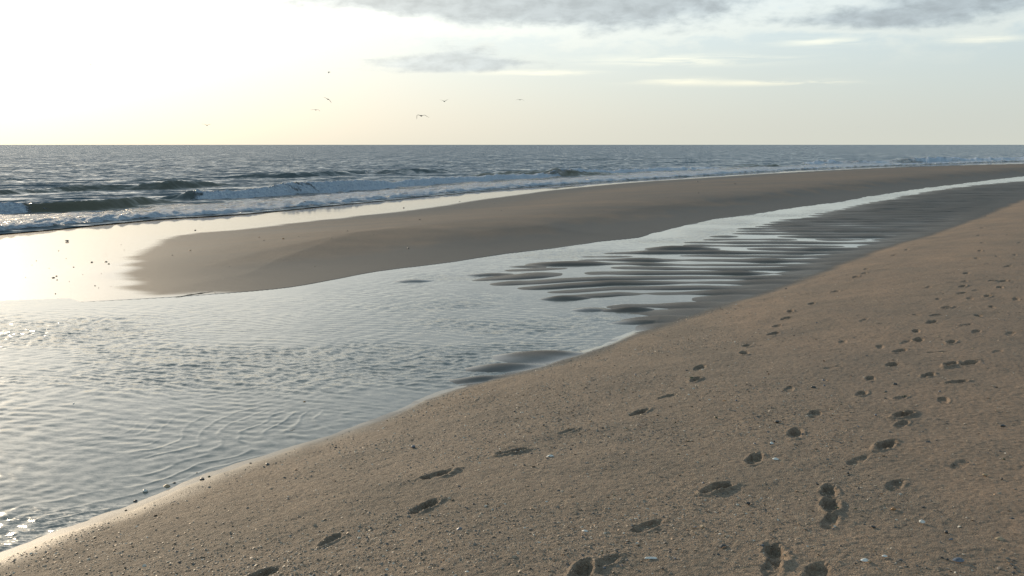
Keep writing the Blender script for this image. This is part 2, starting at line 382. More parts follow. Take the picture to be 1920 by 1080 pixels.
def wavy(g, P, layers, lean=(0, 0, 0)):
    """normal built from vector noise: (scale vector, slope) layers"""
    tot = None
    for vec, slope, det in layers:
        c = g.noise(g.vm('MULTIPLY', P, vec), 1.0, det, .55, .0, 'Color')
        c = g.vm('SUBTRACT', c, (.5, .5, .5)); c = g.vm('MULTIPLY', c, (1, 1, 0)); c = g.vm('SCALE', c, sc=slope)
        tot = c if tot is None else g.vm('ADD', tot, c)
    N = g.new('ShaderNodeNewGeometry').outputs['Normal']
    return g.vm('NORMALIZE', g.vm('ADD', g.vm('ADD', N, lean), tot))
M_sea, g, p = mat('sea_water')
P = g.new('ShaderNodeTexCoord').outputs['Object']
foam = g.attr('foam'); brown = g.attr('silt_glow')
Pr = g.new('ShaderNodeVectorRotate', rotation_type='Z_AXIS'); g.put(Pr.inputs['Vector'], P); Pr.inputs['Angle'].default_value = R(-28)
Q = Pr.outputs[0]
f1 = g.noise(g.vm('MULTIPLY', Q, (1.2, 4.0, 1)), 1.0, 6, .68, .5)
f2 = g.noise(P, 9, 5, .7)
fm = g.ramp(g.add(foam, g.add(g.mul(g.sub(f1, .5), 1.7), g.mul(g.sub(f2, .5), .9))), .42, .72)
fm = g.mul(fm, g.ramp(foam, 0, .15))
deep = g.mix(brown, (.022, .054, .074), (.105, .098, .068))  # olive end also paints in light passing through the wave faces
fcol = g.mix(g.ramp(f2, .3, .7), (.40, .49, .62), (.78, .84, .90))  # blue of the foam in shade is put into its colour
g.put(p.inputs['Base Color'], g.mix(fm, deep, fcol))
g.put(p.inputs['Roughness'], g.mix(fm, (.10, .10, .10), (.75, .75, .75)))
p.inputs['IOR'].default_value = 1.34
N = wavy(g, Q, [((.5, 1.5, 1), 1.0, 5), ((2.2, 5.0, 1), .9, 3)], (.10, -.22, 0))
bf = g.new('ShaderNodeBump'); bf.inputs['Distance'].default_value = 1.0
g.put(bf.inputs['Height'], g.mul(g.mul(f2, fm), .30)); g.put(bf.inputs['Normal'], N)
g.put(p.inputs['Normal'], bf.outputs[0])

M_str, g, p = mat('stream_water')
P = g.new('ShaderNodeTexCoord').outputs['Object']
calm = g.attr('calm')
nb = g.noise(P, .6, 4, .6)
g.put(p.inputs['Base Color'], g.mix(g.ramp(nb, .3, .7), (.115, .120, .105), (.175, .17, .145)))
p.inputs['Roughness'].default_value = .12; p.inputs['IOR'].default_value = 1.45
N = wavy(g, P, [((6, 14, 1), g.mul(calm, .34), 4), ((22, 44, 1), g.mul(calm, .45), 3), ((60, 100, 1), g.mul(calm, .25), 2), ((1.0, 4.4, 1), g.mul(calm, .14), 3)])
g.put(p.inputs['Normal'], N)

# ---------------------------------------------------------------- the ground
X, Y = polar(COLS, ROWS)
Z, I = base_ground(X, Y)
Z = add_prints(X, Y, micro(X, Y, Z, I))
S, dcn, sdb, ds, dfo, Fd = I['S'], I['dc'], I['sdb'], I['ds'], I['df'], I['Fd']
nn = fbm(X * 1.5, Y * .6, 3); ne = fbm(X * .5, Y * 2.2, 3)
beachy = sm(S + .12 * nn, .02, .34)
barside = I['bb']
onbar = sm(sdb + .16 * ne * (1 - sm(X, -6, -2)) * sm(-X, 0, 4) + .08 * ne, -.28, .12) * barside
w_bar = .60 + .40 * (1 - sm(dcn + 1.6 * nn * np.clip(Y / 25, .5, 2), .3, 3.6 * 1.0)) * barside
w_bar = np.clip(w_bar + .30 * fbm((X * .88 + Y * .47) * .12, (Y * .88 - X * .47) * .9, 4) + .4 * (1 - sm(sdb, 0, 3.5)), 0, 1)
WET = np.where(dcn > 0, onbar * w_bar + (1 - onbar) * 1.0, 1 - beachy * (1 - .15))
WET = np.where(dcn > 0, WET, 1 - beachy * np.clip(.84 + .16 * nn + .10 * fbm(X * .25, Y * .4, 3), 0, 1))
WET = np.where((dcn <= 0) & (Z > .0) & (Fd > 0), WET - .08 * (1 - I['farf']) * sm(Z, 0, .03) * (1 - beachy), WET)
filmflat = np.clip(1 - onbar, 0, 1)
FILM = np.where(dcn > 0, filmflat, np.clip((1 - sm(S, -.06, .10)) * (1 - sm(Z, .012, .05)), 0, 1) * (1 - sm(Fd, 0, .6) * .85))
FILM = FILM * np.where(dcn > 0, .72, .40 + .5 * sm(Y, 7, 11))
coarse = sm(S, .0, .12) * (1 - sm(X - .1 * Y - .2 + .6 * nn, .4, 1.7))
GRIT = np.clip(.30 + .7 * coarse, 0, 1) * sm(S, -.05, .1)
cS, cD, cF = cellmax(S), cellmax(dcn), cellmax(dfo)
is_sea = cF > 14
is_bar = (cD > -.15) & ~is_sea
is_beach = (cS > -1.1) & ~is_bar & ~is_sea
is_flat = ~is_sea & ~is_bar & ~is_beach
A = dict(wet=WET, film=FILM, grit=GRIT)
mesh_from_grid('beach', X, Y, Z, is_beach, M_sand, A)
mesh_from_grid('sandbar', X, Y, Z, is_bar, M_sand, A)
mesh_from_grid('rippled_sand_flat', X, Y, Z, is_flat, M_sand, A)
mesh_from_grid('seabed', X, Y, Z, is_sea, M_sand, A)

# ---------------------------------------------------------------- the stream
flow = R(205)
hs = np.zeros_like(X)
wx = X + .25 * fbm(X * .8, Y * .8, 2); wy = Y + .25 * fbm(X * .8 + 30, Y * .8, 2)
for i in range(26):
    a = flow + rng.normal(0, .75); lam = rng.uniform(.05, .17); ph = rng.random() * 6.28
    c = (np.cos(a) * wx * .55 + np.sin(a) * wy) / lam * 6.283 + ph
    hs += .00062 * (lam / .13) * np.sin(c) * (.3 + 1.2 * vnoise(X * .7 + i * 7, Y * .5 + i * 3))
patch = sm(fbm(X * .35 + 3, Y * .6 + 8, 3), -.35, .35)
hs *= (.55 + .75 * patch)
ridge = np.sin((S + .60 * fbm(X * .6, Y * .6, 3) + .05 * fbm(X * 4, Y * 4, 2)) / .16 * 6.283)
ridge = 1.3 * np.exp(-(1 - ridge) * 4.0)
shorez = (1 - sm(-S, .5, 2.2)) * (1 - sm(Y, 10, 15))
hs += .0024 * shorez * np.maximum(ridge, -.2) * sm(fbm(X * 1.3 + 50, Y * 1.3, 3), -.15, .35)
hs *= np.clip(1 - sm(-S, -.1, .25) * 0, 0, 1) * sm(-S, -.05, .3)
calm = (.25 + 1.0 * patch) * np.clip(1 - sm(Fd, -.5, 1.5) * .9, 0, 1)
hs *= np.clip(1 - sm(Fd, -.8, .6), 0, 1) * (1 - sm(Y, 20, 40) * .4) * sm(-dcn, 0.0, 1.2) + 0
calm *= .35 + .65 * sm(-dcn, .2, 1.5)
WZ = 0.0 + hs
keep = (cellmin(Z) < .02) & (cellmin(dcn) < .5) & (cellmin(S) < .35) & (cellmax(ROWS[:, None] + 0 * X) < 320) & ~is_sea
mesh_from_grid('tidal_stream', X, Y, WZ, keep, M_str, dict(calm=calm))

# ---------------------------------------------------------------- the sea
dys = np.concatenate([np.arange(215, 22, -.55), np.arange(22, 3, -.5)])
RS = np.concatenate([(H - SEA_Z) * F / dys, np.geomspace((H - SEA_Z) * F / 2.9, 9000, 14)[1:]])
XS, YS = polar(COLS, RS)
fo = pdist(XS, YS, FOAM_LO); fh = pdist(XS, YS, FOAM_HI)
far = sm(fo, 0, 12)
ux = XS * math.cos(R(28)) + YS * math.sin(R(28)); uy = -XS * math.sin(R(28)) + YS * math.cos(R(28))
ZS = SEA_Z + (.03 + .06 * far) * fbm(ux * .12, uy * .55, 4, .6) + .03 * far * fbm(ux * .5, uy * 1.6, 3)
lim = np.clip(fo, 0, 1)
ZS = SEA_Z + (ZS - SEA_Z) * lim
en = fbm(XS * .5, YS * .5, 4)
FO = sm(fo + .25 * en, -.02, .25) * (1 - sm(fh + 1.2 * en * np.clip(YS / 50, .6, 2), -1.0, 1.2))
ZS += .11 * sm(fo + .15 * en, 0, .5) * np.exp(-np.maximum(fo, 0) / 3.0) * np.clip(1 + 1.2 * fbm(XS * 2.5, YS * 2.5, 3), .2, 2)
FO = FO * (.72 + .25 * (1 - sm(fo, 0, 1.5)))
SILT_GLOW = np.zeros_like(XS)
WAVES = [  # toe px, crest height px, foam 0..1, silt
 ([(-200,408,25,1),(-80,403,25,1),(0,401,21,.95),(45,400,20,.85),(70,399,19,.2),(150,397,20,0),(220,393,19,0),(290,384,14,0),(335,378,0,0)], .6),
 ([(255,372,0,0),(300,373,7,0),(345,374,13,.05),(375,373,17,.8),(450,371,17,1),(520,367,19,.85),(580,363,22,.75),(640,360,22,1),(740,352,14,1),(860,343,9,1),(960,336,7,1),(1080,329,6,1),(1240,320,5,1),(1400,314,0,1)], .1),
 ([(-200,378,6,0),(-80,371,6,0),(0,368,9,0),(80,362,5,0),(160,358,10,0),(240,357,7,0),(260,357,9,0),(330,355,13,0),(390,351,9,0),(450,346,0,0)], .4),
 ([(420,335,0,0),(500,333,7,0),(560,333,8,0),(620,330,7,0),(680,325,5,0),(740,326,8,0),(800,325,8,0),(860,322,6,0),(905,320,0,0)], 0),
 ([(860,332,0,0),(950,331,5,.1),(1020,331,8,.25),(1045,331,10,.55),(1075,330,8,.1),(1130,328,5,.4),(1190,325,0,.2)], .8),
 ([(1370,313,0,0),(1400,313,6,0),(1465,312,6,0),(1495,311,0,0)], 1.0),
 ([(1520,309,0,1),(1560,307,8,1),(1600,307,5,.5),(1660,307,6,1),(1710,306,5,.3),(1735,305,10,1),(1770,303,8,.9),(1820,302,5,1),(1900,300,4,1),(1990,299,4,1)], .2),
 ([(1020,301,0,0),(1080,301,3,0),(1150,300,3,0),(1230,300,0,0)], 0),
 ([(1150,306,0,0),(1230,305,3,0),(1300,305,3,0),(1360,303,0,0)], 0),
 ([(180,341,0,0),(280,340,4,0),(360,338,4,0),(430,335,0,0)], 0),
 ([(-100,338,3,0),(30,338,4,0),(110,336,0,0)], 0),
]
for pts, silt_glow in WAVES:
    L = line([(a, b) for a, b, _, _ in pts], SEA_Z)
    hw = [c * np.hypot(*l) / F * 1.0 for (a, b, c, f), l in zip(pts, L)]
    fw = [f for *_, f in pts]
    s, hh, ff = pdist(XS, YS, L, [hw, fw])
    # wave fades past both ends
    s = s + .25 * fbm(XS * .6, YS * .3 + hw[1] * 10, 3) * np.clip(YS / 45, .8, 3)
    scl = np.clip(YS / 40, .8, 4) ** .6
    fr = .50 * scl
    prof = np.where(s < 0, 0, np.where(s < fr, sm(s, 0, fr), np.exp(-np.maximum(s - fr, 0) / (1.5 * scl))))
    mod = 1 + .45 * fbm(XS * .35 + 5, YS * .1, 3)
    ZS += hh * prof * mod
    facef = sm(s, -.5 * scl, 0) * (1 - sm(s, fr * .9, fr * 1.8)) * sm(hh, .01, .08)
    top = np.where(ff > .5, 1, 0)
    FO = np.maximum(FO * (1 - .9 * facef * (1 - ff)), ff * facef)
    SILT_GLOW = np.maximum(SILT_GLOW, silt_glow * facef + .35 * facef)  # brown water, plus light through the faces put in as colour
    ZS += ff * facef * .07 * np.clip(fbm(XS * 3, YS * 3, 3), -1, 1) * scl
    # thin foam lying in front of a breaking wave
    FO = np.maximum(FO, .52 * ff * sm(s, -3.5, -.5) * (1 - sm(s, -.3, 0)))
lace = fbm(ux * .25, uy * 1.0, 4)
FO = np.maximum(FO, .50 * sm(lace, .12, .5) * (1 - sm(fh, 0, 9)) * sm(fo, 0, 1))
keep = (cellmax(fo) > -.35) & (cellmin(ROWS[:1, None] * 0 + YS) > 15) 
film_edge = sm(fo, -2.6, -.2)
ZS = np.where(fo < 0, SEA_Z, ZS)
mesh_from_grid('sea', XS, YS, ZS, keep, M_sea, dict(foam=FO, silt_glow=SILT_GLOW))

# ---------------------------------------------------------------- small things
def simple(name, c0, c1, rough=.6, scale=60, bump=.002):
    m, g, p = mat(name); P = g.new('ShaderNodeTexCoord').outputs['Object']
    n = g.noise(P, scale, 4, .6); g.put(p.inputs['Base Color'], g.mix(g.ramp(n, .3, .7), c0, c1)); p.inputs['Roughness'].default_value = rough
    b = g.new('ShaderNodeBump'); b.inputs['Distance'].default_value = 1; g.put(b.inputs['Height'], g.mul(n, bump)); g.put(p.inputs['Normal'], b.outputs[0])
    return m
MT = dict(dark=simple('dark_stone', (.025, .026, .028), (.07, .065, .06), .5), white=simple('white_shell', (.55, .52, .46), (.75, .73, .68), .45, 90),
          tan=simple('tan_shell', (.28, .19, .11), (.45, .33, .20), .55), orange=simple('orange_shell', (.30, .14, .05), (.42, .22, .09), .55),
          blue=simple('slate_shell', (.07, .08, .10), (.16, .17, .20), .4), green=simple('weedy_stone', (.04, .05, .02), (.10, .09, .04), .7),
          bird=simple('gull_feathers', (.10, .10, .095), (.20, .20, .19), .8, 6, .005), weed=simple('seaweed', (.03, .022, .012), (.07, .05, .025), .5))
def build(name, verts, faces, m, smooth=True):
    me = bpy.data.meshes.new(name); me.from_pydata(verts, [], faces); me.materials.append(m); me.update()
    if smooth: me.polygons.foreach_set('use_smooth', [True] * len(me.polygons))
    ob = bpy.data.objects.new(name, me); scene.collection.objects.link(ob); return ob
def rings(profile, n=14):
    """closed surface from rings: list of (centre, rx vector fn)"""
    V, Fc = [], []
    for ring in profile: V += ring
    k = len(profile)
    for i in range(k - 1):
        for j in range(n):
            a = i * n + j; b = i * n + (j + 1) % n; Fc.append((a, b, b + n, a + n))
    V.append(tuple(sum(v[q] for v in profile[0]) / n for q in range(3))); V.append(tuple(sum(v[q] for v in profile[-1]) / n for q in range(3)))
    for j in range(n):
        Fc.append((len(V) - 2, (j + 1) % n, j)); Fc.append((len(V) - 1, (k - 1) * n + j, (k - 1) * n + (j + 1) % n))
    return V, Fc
def pebble(r, seed):
    rnd = random.Random(seed); ph = [rnd.random() * 6.28 for _ in range(4)]; n = 14; pr = []
    ex = rnd.uniform(.6, .95); ez = rnd.uniform(.4, .65)
    for i in range(1, 9):
        t = math.pi * i / 9; ring = []
        for j in range(n):
            a = j / n * 6.283
            q = r * (1 + .14 * math.sin(2 * a + ph[0] + t) + .10 * math.sin(3 * a + ph[1] - 2 * t) + .06 * math.sin(5 * a + ph[2]) + .08 * math.cos(3 * t + ph[3]))
            ring.append((q * math.sin(t) * math.cos(a), q * ex * math.sin(t) * math.sin(a), q * ez * math.cos(t)))
        pr.append(ring)
    return rings(pr, n)
def clam(r, seed):
    """one valve of a bivalve: ribbed dome with a beak at the hinge, lying open side down"""
    V, Fc = [], []; nu, nv = 26, 9
    for sgn, th in ((1, 1.0), (-1, .82)):
        for i in range(nv):
            t = i / (nv - 1)
            for j in range(nu):
                a = -1.35 + 2.7 * j / (nu - 1)
                rib = 1 + .035 * math.cos(a * 26) * t
                rad = r * 1.7 * t * (1 - .18 * (a / 1.35) ** 2) * rib
                x = rad * math.sin(a); y = rad * math.cos(a) - r * .85
                z = r * .62 * math.sin(math.pi * min(1, (t * .96 + .04)) ** .75) * (math.cos(a * .9) * .8 + .2) * th + .02 * r
                V.append((x * (th if sgn < 0 else 1), y * (th if sgn < 0 else 1), max(z, 0)))
    for l in (0, 1):
        for i in range(nv - 1):
            for j in range(nu - 1):
                a = l * nu * nv + i * nu + j; f = (a, a + 1, a + nu + 1, a + nu); Fc.append(f if l else f[::-1])
    o = nu * nv
    for j in range(nu - 1):
        a = (nv - 1) * nu + j; Fc.append((a, a + 1, a + 1 + o, a + o))
    for i in range(nv - 1):
        a = i * nu; Fc.append((a, a + nu, a + nu + o, a + o)); a = i * nu + nu - 1; Fc.append((a + nu, a, a + o, a + nu + o))
    return V, Fc
def razor(r, seed):
    """long narrow curved valve, hollow side down"""
    V, Fc = [], []; n = 20; m_ = 7
    for l, th in ((0, 1), (1, .86)):
        for i in range(n):
            t = i / (n - 1) * 2 - 1; w = r * .26 * (1 - abs(t) ** 6) ** .5 + .004 * r
            for j in range(m_):
                a = math.pi * j / (m_ - 1)
                V.append((t * r, w * math.cos(a) * th + .14 * r * (t * t), w * math.sin(a) * .75 * th + .05 * r))
    for l in (0, 1):
        for i in range(n - 1):
            for j in range(m_ - 1):
                a = l * n * m_ + i * m_ + j; f = (a, a + 1, a + m_ + 1, a + m_); Fc.append(f if l else f[::-1])
    o = n * m_
    for i in range(n - 1):
        for q in (0, m_ - 1): a = i * m_ + q; Fc.append((a, a + m_, a + m_ + o, a + o))
    return V, Fc
def snail(r, seed):
    """coiled shell: a tube of growing radius wound about an axis"""
    pr = []; n = 12
    for i in range(34):
        t = i / 33; a = t * 2.6 * 6.283; cr = r * (.06 + .62 * t ** 1.3); tr = r * (.04 + .40 * t ** 1.2)
        c = (cr * math.cos(a), cr * math.sin(a), r * .9 * (1 - t) + r * .32); ring = []
        for j in range(n):
            b = j / n * 6.283; q = cr + tr * math.cos(b)
            ring.append((q * math.cos(a), q * math.sin(a), c[2] + tr * math.sin(b)))
        pr.append(ring)
    return rings(pr, n)
def strand(r, seed):
    rnd = random.Random(seed); pr = []; n = 8; y = 0
    for i in range(24):
        t = i / 23 * 2 - 1; y += rnd.uniform(-.05, .05); w = .035 * (1 - t * t * .8) * (1 + .5 * rnd.random()); ring = []
        for j in range(n):
            a = j / n * 6.283; ring.append((t * r, r * (y + w * 2.2 * math.cos(a)), r * (.03 + w * math.sin(a) + .02 * math.sin(i))))
        pr.append(ring)
    return rings(pr, n)
def twig(r, seed): return [[(x, y * .22, z * .3) for x, y, z in q] if i == 0 else q for i, q in enumerate(strand(r, seed))]
SHAPE = dict(twig=twig, pebble=pebble, clam=clam, razor=razor, snail=snail, strand=strand)
NAME = dict(twig='seaweed_strand', pebble='pebble', clam='seashell', razor='razor_shell', snail='snail_shell', strand='seaweed_strand')
CAT = dict(twig='seaweed', pebble='pebble', clam='seashell', razor='seashell', snail='seashell', strand='seaweed')
_n = [0]
def put(px, py, wpx, shape, m, label, group=None, rz=None):
    _n[0] += 1; sd_ = _n[0]; x, y, z = ground_px(px, py)
    if z < 0: z = 0.0; x, y = unp(px, py, 0)
    r = wpx / 2 / F * math.hypot(x, y) * (.6 if y > 12 and shape not in ('strand', 'twig') else 1)
    V, Fc = SHAPE[shape](r, sd_)
    ob = build(NAME[shape], V, Fc, MT[m])
    ob.location = (x, y, z + (r * .15 if shape == 'pebble' else 0)); ob.rotation_euler = (0, 0, random.random() * 6.28 if rz is None else rz)
    ob['label'] = label; ob['category'] = CAT[shape]
    if group: ob['group'] = group
    return ob
G1, G2, G3, G4 = 'stones at the edge of the stream', 'bits on the wet sand beyond the stream', 'bits lying on the sandbar', 'bits strewn over the footprinted beach'
for a in [
 (379, 899, 11, 'pebble', 'dark', 'largest black stone on the wet rim of the stream at lower left', G1),
 (392, 894, 6, 'pebble', 'green', 'brownish green stone just right of the largest black stone', G1),
 (369, 887, 4, 'pebble', 'dark', 'small black stone just behind and left of the largest black stone', G1),
 (272, 922, 10, 'snail', 'white', 'round white shell in the shallow film at the stream edge', G1),
 (312, 912, 12, 'clam', 'tan', 'flat brown shell between the white shell and the black stone', G1),
 (327, 906, 6, 'pebble', 'dark', 'small dark chip just right of the flat brown shell', G1),
 (254, 940, 8, 'pebble', 'dark', 'thin dark stone in the film in front of the white shell', G1),
 (236, 957, 5, 'pebble', 'dark', 'leftmost small dark stone where film meets gritty sand', G1),
 (272, 953, 4, 'pebble', 'dark', 'tiny dark stone on the sand rim below the round white shell', G1),
 (470, 869, 5, 'pebble', 'dark', 'small dark stone, upper left of a close trio at the stream edge', G1),
 (460, 881, 4, 'pebble', 'dark', 'small dark stone, lowest of a close trio at the stream edge', G1),
 (502, 871, 10, 'clam', 'dark', 'flat dark shell on the sand line right of the trio of stones', G1),
 (547, 807, 16, 'strand', 'weed', 'short dark seaweed scrap caught in the stream ripples', G1),
 (138, 757, 5, 'pebble', 'white', 'lone white speck of shell standing out of the stream at left', G1),
 (571, 753, 4, 'pebble', 'orange', 'tiny red brown pebble in the middle of the stream', G1),
 (365, 560, 90, 'twig', 'weed', 'long thin dark strand along the stream margin below the bar tip', G2),
 (404, 555, 11, 'strand', 'weed', 'short dark clump beside the right end of the long thin strand', G2),
 (126, 452, 9, 'pebble', 'dark', 'lone dark pebble on the mirror sand nearest the surf', G2),
 (172, 492, 7, 'pebble', 'dark', 'left one of two dark lumps on the mirror sand', G2),
 (199, 491, 8, 'clam', 'dark', 'right one of two dark lumps on the mirror sand', G2),
 (204, 495, 6, 'pebble', 'tan', 'brown bit just below the right dark lump on the mirror sand', G2),
 (138, 501, 5, 'pebble', 'dark', 'dark bit left of and below the two dark lumps', G2),
 (100, 521, 8, 'pebble', 'dark', 'leftmost of a tight group of three bits on the mirror sand', G2),
 (106, 518, 6, 'pebble', 'tan', 'brown upper bit of a tight group of three on the mirror sand', G2),
 (107, 525, 5, 'pebble', 'dark', 'lowest bit of a tight group of three on the mirror sand', G2),
 (178, 536, 5, 'pebble', 'dark', 'dark bit on the pale blue part of the mirror sand', G2),
 (104, 551, 5, 'pebble', 'dark', 'dark bit closest to the stream on the mirror sand', G2),
 (366, 432, 7, 'pebble', 'dark', 'dark bit sitting on the far outline of the bar near its tip', G3),
 (356, 470, 7, 'clam', 'orange', 'reddish shell near the tip of the sandbar', G3),
 (323, 479, 5, 'pebble', 'dark', 'dark bit left of the reddish shell near the bar tip', G3),
 (486, 445, 6, 'pebble', 'orange', 'reddish bit, leftmost of a loose row across the bar top', G3),
 (531, 448, 6, 'pebble', 'orange', 'reddish bit, middle of a loose row across the bar top', G3),
 (620, 447, 7, 'clam', 'tan', 'flat brown shell, rightmost of a loose row across the bar top', G3),
 (757, 390, 6, 'pebble', 'dark', 'dark bit on the bright wet strip behind the bar', G3),
 (787, 412, 6, 'pebble', 'dark', 'darkest pebble on the upper middle of the sandbar', G3),
 (765, 466, 6, 'pebble', 'dark', 'dark pebble low on the middle of the sandbar', G3),
 (1308, 341, 5, 'pebble', 'dark', 'dark bit on the far rim of the sandbar right of centre', G3),
 (1310, 362, 5, 'pebble', 'dark', 'dark bit high on the bar below the far rim, right of centre', G3),
 (1378, 345, 5, 'pebble', 'dark', 'upright dark bit, rightmost on the sandbar', G3),
 (1474, 542, 8, 'pebble', 'dark', 'dark pebble on the beach edge above the rippled flat', G4),
 (1354, 580, 5, 'pebble', 'dark', 'small dark pebble on the beach edge left of the bigger one', G4),
 (1380, 571, 5, 'clam', 'white', 'small white shell on the beach edge between two dark pebbles', G4),
 (1220, 1047, 25, 'razor', 'white', 'long narrow white shell at the bottom of the beach', G4),
 (1728, 981, 12, 'snail', 'white', 'round cream shell casting a shadow at lower right', G4),
 (1798, 1051, 16, 'clam', 'blue', 'slate blue shell at the lower right corner', G4),
 (1032, 856, 13, 'clam', 'white', 'pale shell right of the deep middle footprint', G4),
 (1097, 997, 11, 'clam', 'white', 'pale flat shell below a faint footprint near the bottom middle', G4),
 (861, 992, 12, 'clam', 'blue', 'grey shell right of the lower left footprints', G4),
 (876, 1072, 7, 'clam', 'white', 'bright shell chip on the coarse grit at the bottom edge', G4),
 (775, 838, 9, 'pebble', 'blue', 'grey pebble on coarse grit near the stream', G4),
 (965, 772, 6, 'pebble', 'dark', 'small dark pebble on the slope above the deep middle footprint', G4),
 (1297, 709, 8, 'pebble', 'green', 'brown lump beside the narrow pair of prints in mid beach', G4),
 (1525, 727, 9, 'pebble', 'dark', 'dark pebble between the two walking trails in mid beach', G4),
 (1457, 791, 9, 'pebble', 'dark', 'dark pebble just above left of a deep print', G4),
 (1678, 721, 8, 'pebble', 'dark', 'dark pebble left of the wide double print at right', G4),
 (1740, 831, 10, 'pebble', 'dark', 'dark pebble right of the crisp deep print at right', G4),
 (1880, 799, 9, 'pebble', 'dark', 'dark pebble close to the right edge, mid height of the beach', G4),
 (1610, 916, 7, 'pebble', 'dark', 'dark pebble right of the stacked prints', G4),
 (1355, 1024, 14, 'clam', 'dark', 'flat dark shell left of the lowest deep print', G4),
 (1403, 944, 9, 'pebble', 'dark', 'dark pebble below a long print in the lower middle', G4),
 (1838, 939, 8, 'pebble', 'dark', 'dark pebble above right of the round cream shell', G4),
 (1897, 974, 11, 'clam', 'dark', 'dark shell nearest the right edge, low on the beach', G4),
 (1774, 998, 9, 'pebble', 'dark', 'dark pebble just right of and below the round cream shell', G4),
 (1875, 1011, 12, 'clam', 'tan', 'brown shell above right of the slate blue shell', G4),
 (1847, 891, 8, 'pebble', 'tan', 'brown pebble on smooth sand at the right', G4),
 (1317, 988, 10, 'pebble', 'tan', 'tan pebble above left of the flat dark shell', G4),
 (1637, 988, 8, 'pebble', 'dark', 'dark pebble halfway from the stacked prints to the cream shell', G4),
 (1675, 955, 9, 'pebble', 'orange', 'reddish pebble above left of the round cream shell', G4),
 (1773, 848, 8, 'clam', 'blue', 'slate grey shell chip on smooth sand at right', G4),
 (1622, 1051, 12, 'clam', 'white', 'white shell right of the lowest deep print', G4),
 (1659, 1043, 8, 'clam', 'white', 'smaller white shell beside the white one near the bottom', G4),
 (1447, 831, 8, 'clam', 'white', 'white chip left below the deep print in mid beach', G4),
 (1454, 861, 9, 'clam', 'white', 'white shell right of the shallow print in mid beach', G4),
 (1359, 752, 7, 'clam', 'orange', 'orange shell on the coarse grit of the slope', G4),
]: put(*a)
for (x, y) in [(130,528),(208,537),(233,469),(124,485),(227,459),(92,503),(60,497),(68,489),(155,515),(190,513),(185,540),(48,520),(110,470)]:
    put(x, y, 2.9, 'pebble', 'tan', 'tiny brown speck on the mirror bright wet sand left of the bar', 'specks on the mirror sand')
for (x, y) in [(495,451),(560,444),(652,433),(927,382),(940,395),(898,377),(1252,370),(1267,346),(862,378),(700,440),(1040,402),(1130,395),(590,500),(430,500)]:
    put(x, y, 3.6, 'pebble', 'dark', 'tiny dark speck on the smooth top of the sandbar', 'specks on the sandbar')
rb = random.Random(5)
for i in range(110):
    x, y = rb.uniform(1000, 1915), rb.uniform(600, 1075)
    if y < 1150 - .45 * x + 60: continue
    put(x, y, rb.uniform(3.5, 6.5) * (.6 + (y - 500) / 900), rb.choice(['pebble', 'pebble', 'clam']), rb.choice(['dark', 'dark', 'blue', 'tan', 'green']), 'tiny pebble or shell chip lying among the footprints', 'tiny chips among the footprints')

# shell grit: far too much of it to count
GN = 230000
r_ = 3.0 + 15 * rng.random(GN) ** 1.25; th = rng.uniform(-.58, .58, GN)
gx, gy = r_ * np.sin(th), r_ * np.cos(th)
gz, GI = base_ground(gx, gy)
co_ = sm(GI['S'], -.02, .15) * (1 - sm(gx - .1 * gy - .2 + .6 * fbm(gx * 1.5, gy * .6, 3), .3, 2.2))
clump = sm(fbm(gx * 1.1, gy * 1.1, 3), -.3, .4)
kp = (rng.random(GN) < np.clip(co_ * (.12 + .88 * clump ** 1.4) + .07, 0, 1)) & (GI['S'] > .02)
gx, gy, gz = gx[kp], gy[kp], gz[kp]
gz = add_prints(gx, gy, micro(gx, gy, gz, {k_: v[kp] for k_, v in GI.items()}))
n_ = len(gx); sz = np.exp(rng.normal(math.log(.0029), .48, n_)) * (1 + .05 * r_[kp]); sz = np.minimum(sz, .011)
a0 = rng.random(n_) * 6.28
V = np.zeros((n_, 7, 3)); el_ = rng.uniform(.45, 1, n_)
for j in range(6):
    a = j / 6 * 6.283; q = sz * rng.uniform(.75, 1.2, n_)
    V[:, j, 0] = q * math.cos(a); V[:, j, 1] = q * math.sin(a) * el_
    V[:, j, 2] = 0
V[:, 6, 2] = sz * rng.uniform(.25, .6, n_); V[:, 6, 0] = sz * rng.normal(0, .2, n_)
tl = rng.normal(0, .45, n_)
y1 = V[:, :, 1] * np.cos(tl)[:, None] - V[:, :, 2] * np.sin(tl)[:, None]; z1 = V[:, :, 1] * np.sin(tl)[:, None] + V[:, :, 2] * np.cos(tl)[:, None]
ca, sa = np.cos(a0)[:, None], np.sin(a0)[:, None]
W = np.stack([V[:, :, 0] * ca - y1 * sa + gx[:, None], V[:, :, 0] * sa + y1 * ca + gy[:, None], z1 + gz[:, None] + (sz * .15)[:, None]], -1).reshape(-1, 3)
tri = np.array([(j, (j + 1) % 6, 6) for j in range(6)])
T = (np.arange(n_)[:, None, None] * 7 + tri[None]).reshape(-1, 3)
me = bpy.data.meshes.new('shell_grit'); me.vertices.add(len(W)); me.vertices.foreach_set('co', W.astype(np.float32).ravel())
me.loops.add(T.size); me.loops.foreach_set('vertex_index', T.ravel().astype(np.int32)); me.polygons.add(len(T))
me.polygons.foreach_set('loop_start', (np.arange(len(T)) * 3).astype(np.int32)); me.update(calc_edges=True)
at = me.attributes.new('tone', 'FLOAT', 'POINT'); at.data.foreach_set('value', np.repeat(rng.random(n_), 7).astype(np.float32))
M_grit, g, p = mat('shell_grit')
tone = g.attr('tone'); cr = g.new('ShaderNodeValToRGB'); cr.color_ramp.interpolation = 'LINEAR'
els = cr.color_ramp.elements; stops = [(0, (.04, .04, .042)), (.18, (.12, .11, .10)), (.45, (.24, .19, .14)), (.66, (.34, .26, .18)), (.80, (.36, .20, .10)), (.90, (.44, .36, .27)), (1, (.60, .54, .45))]
while len(els) < len(stops): els.new(.5)
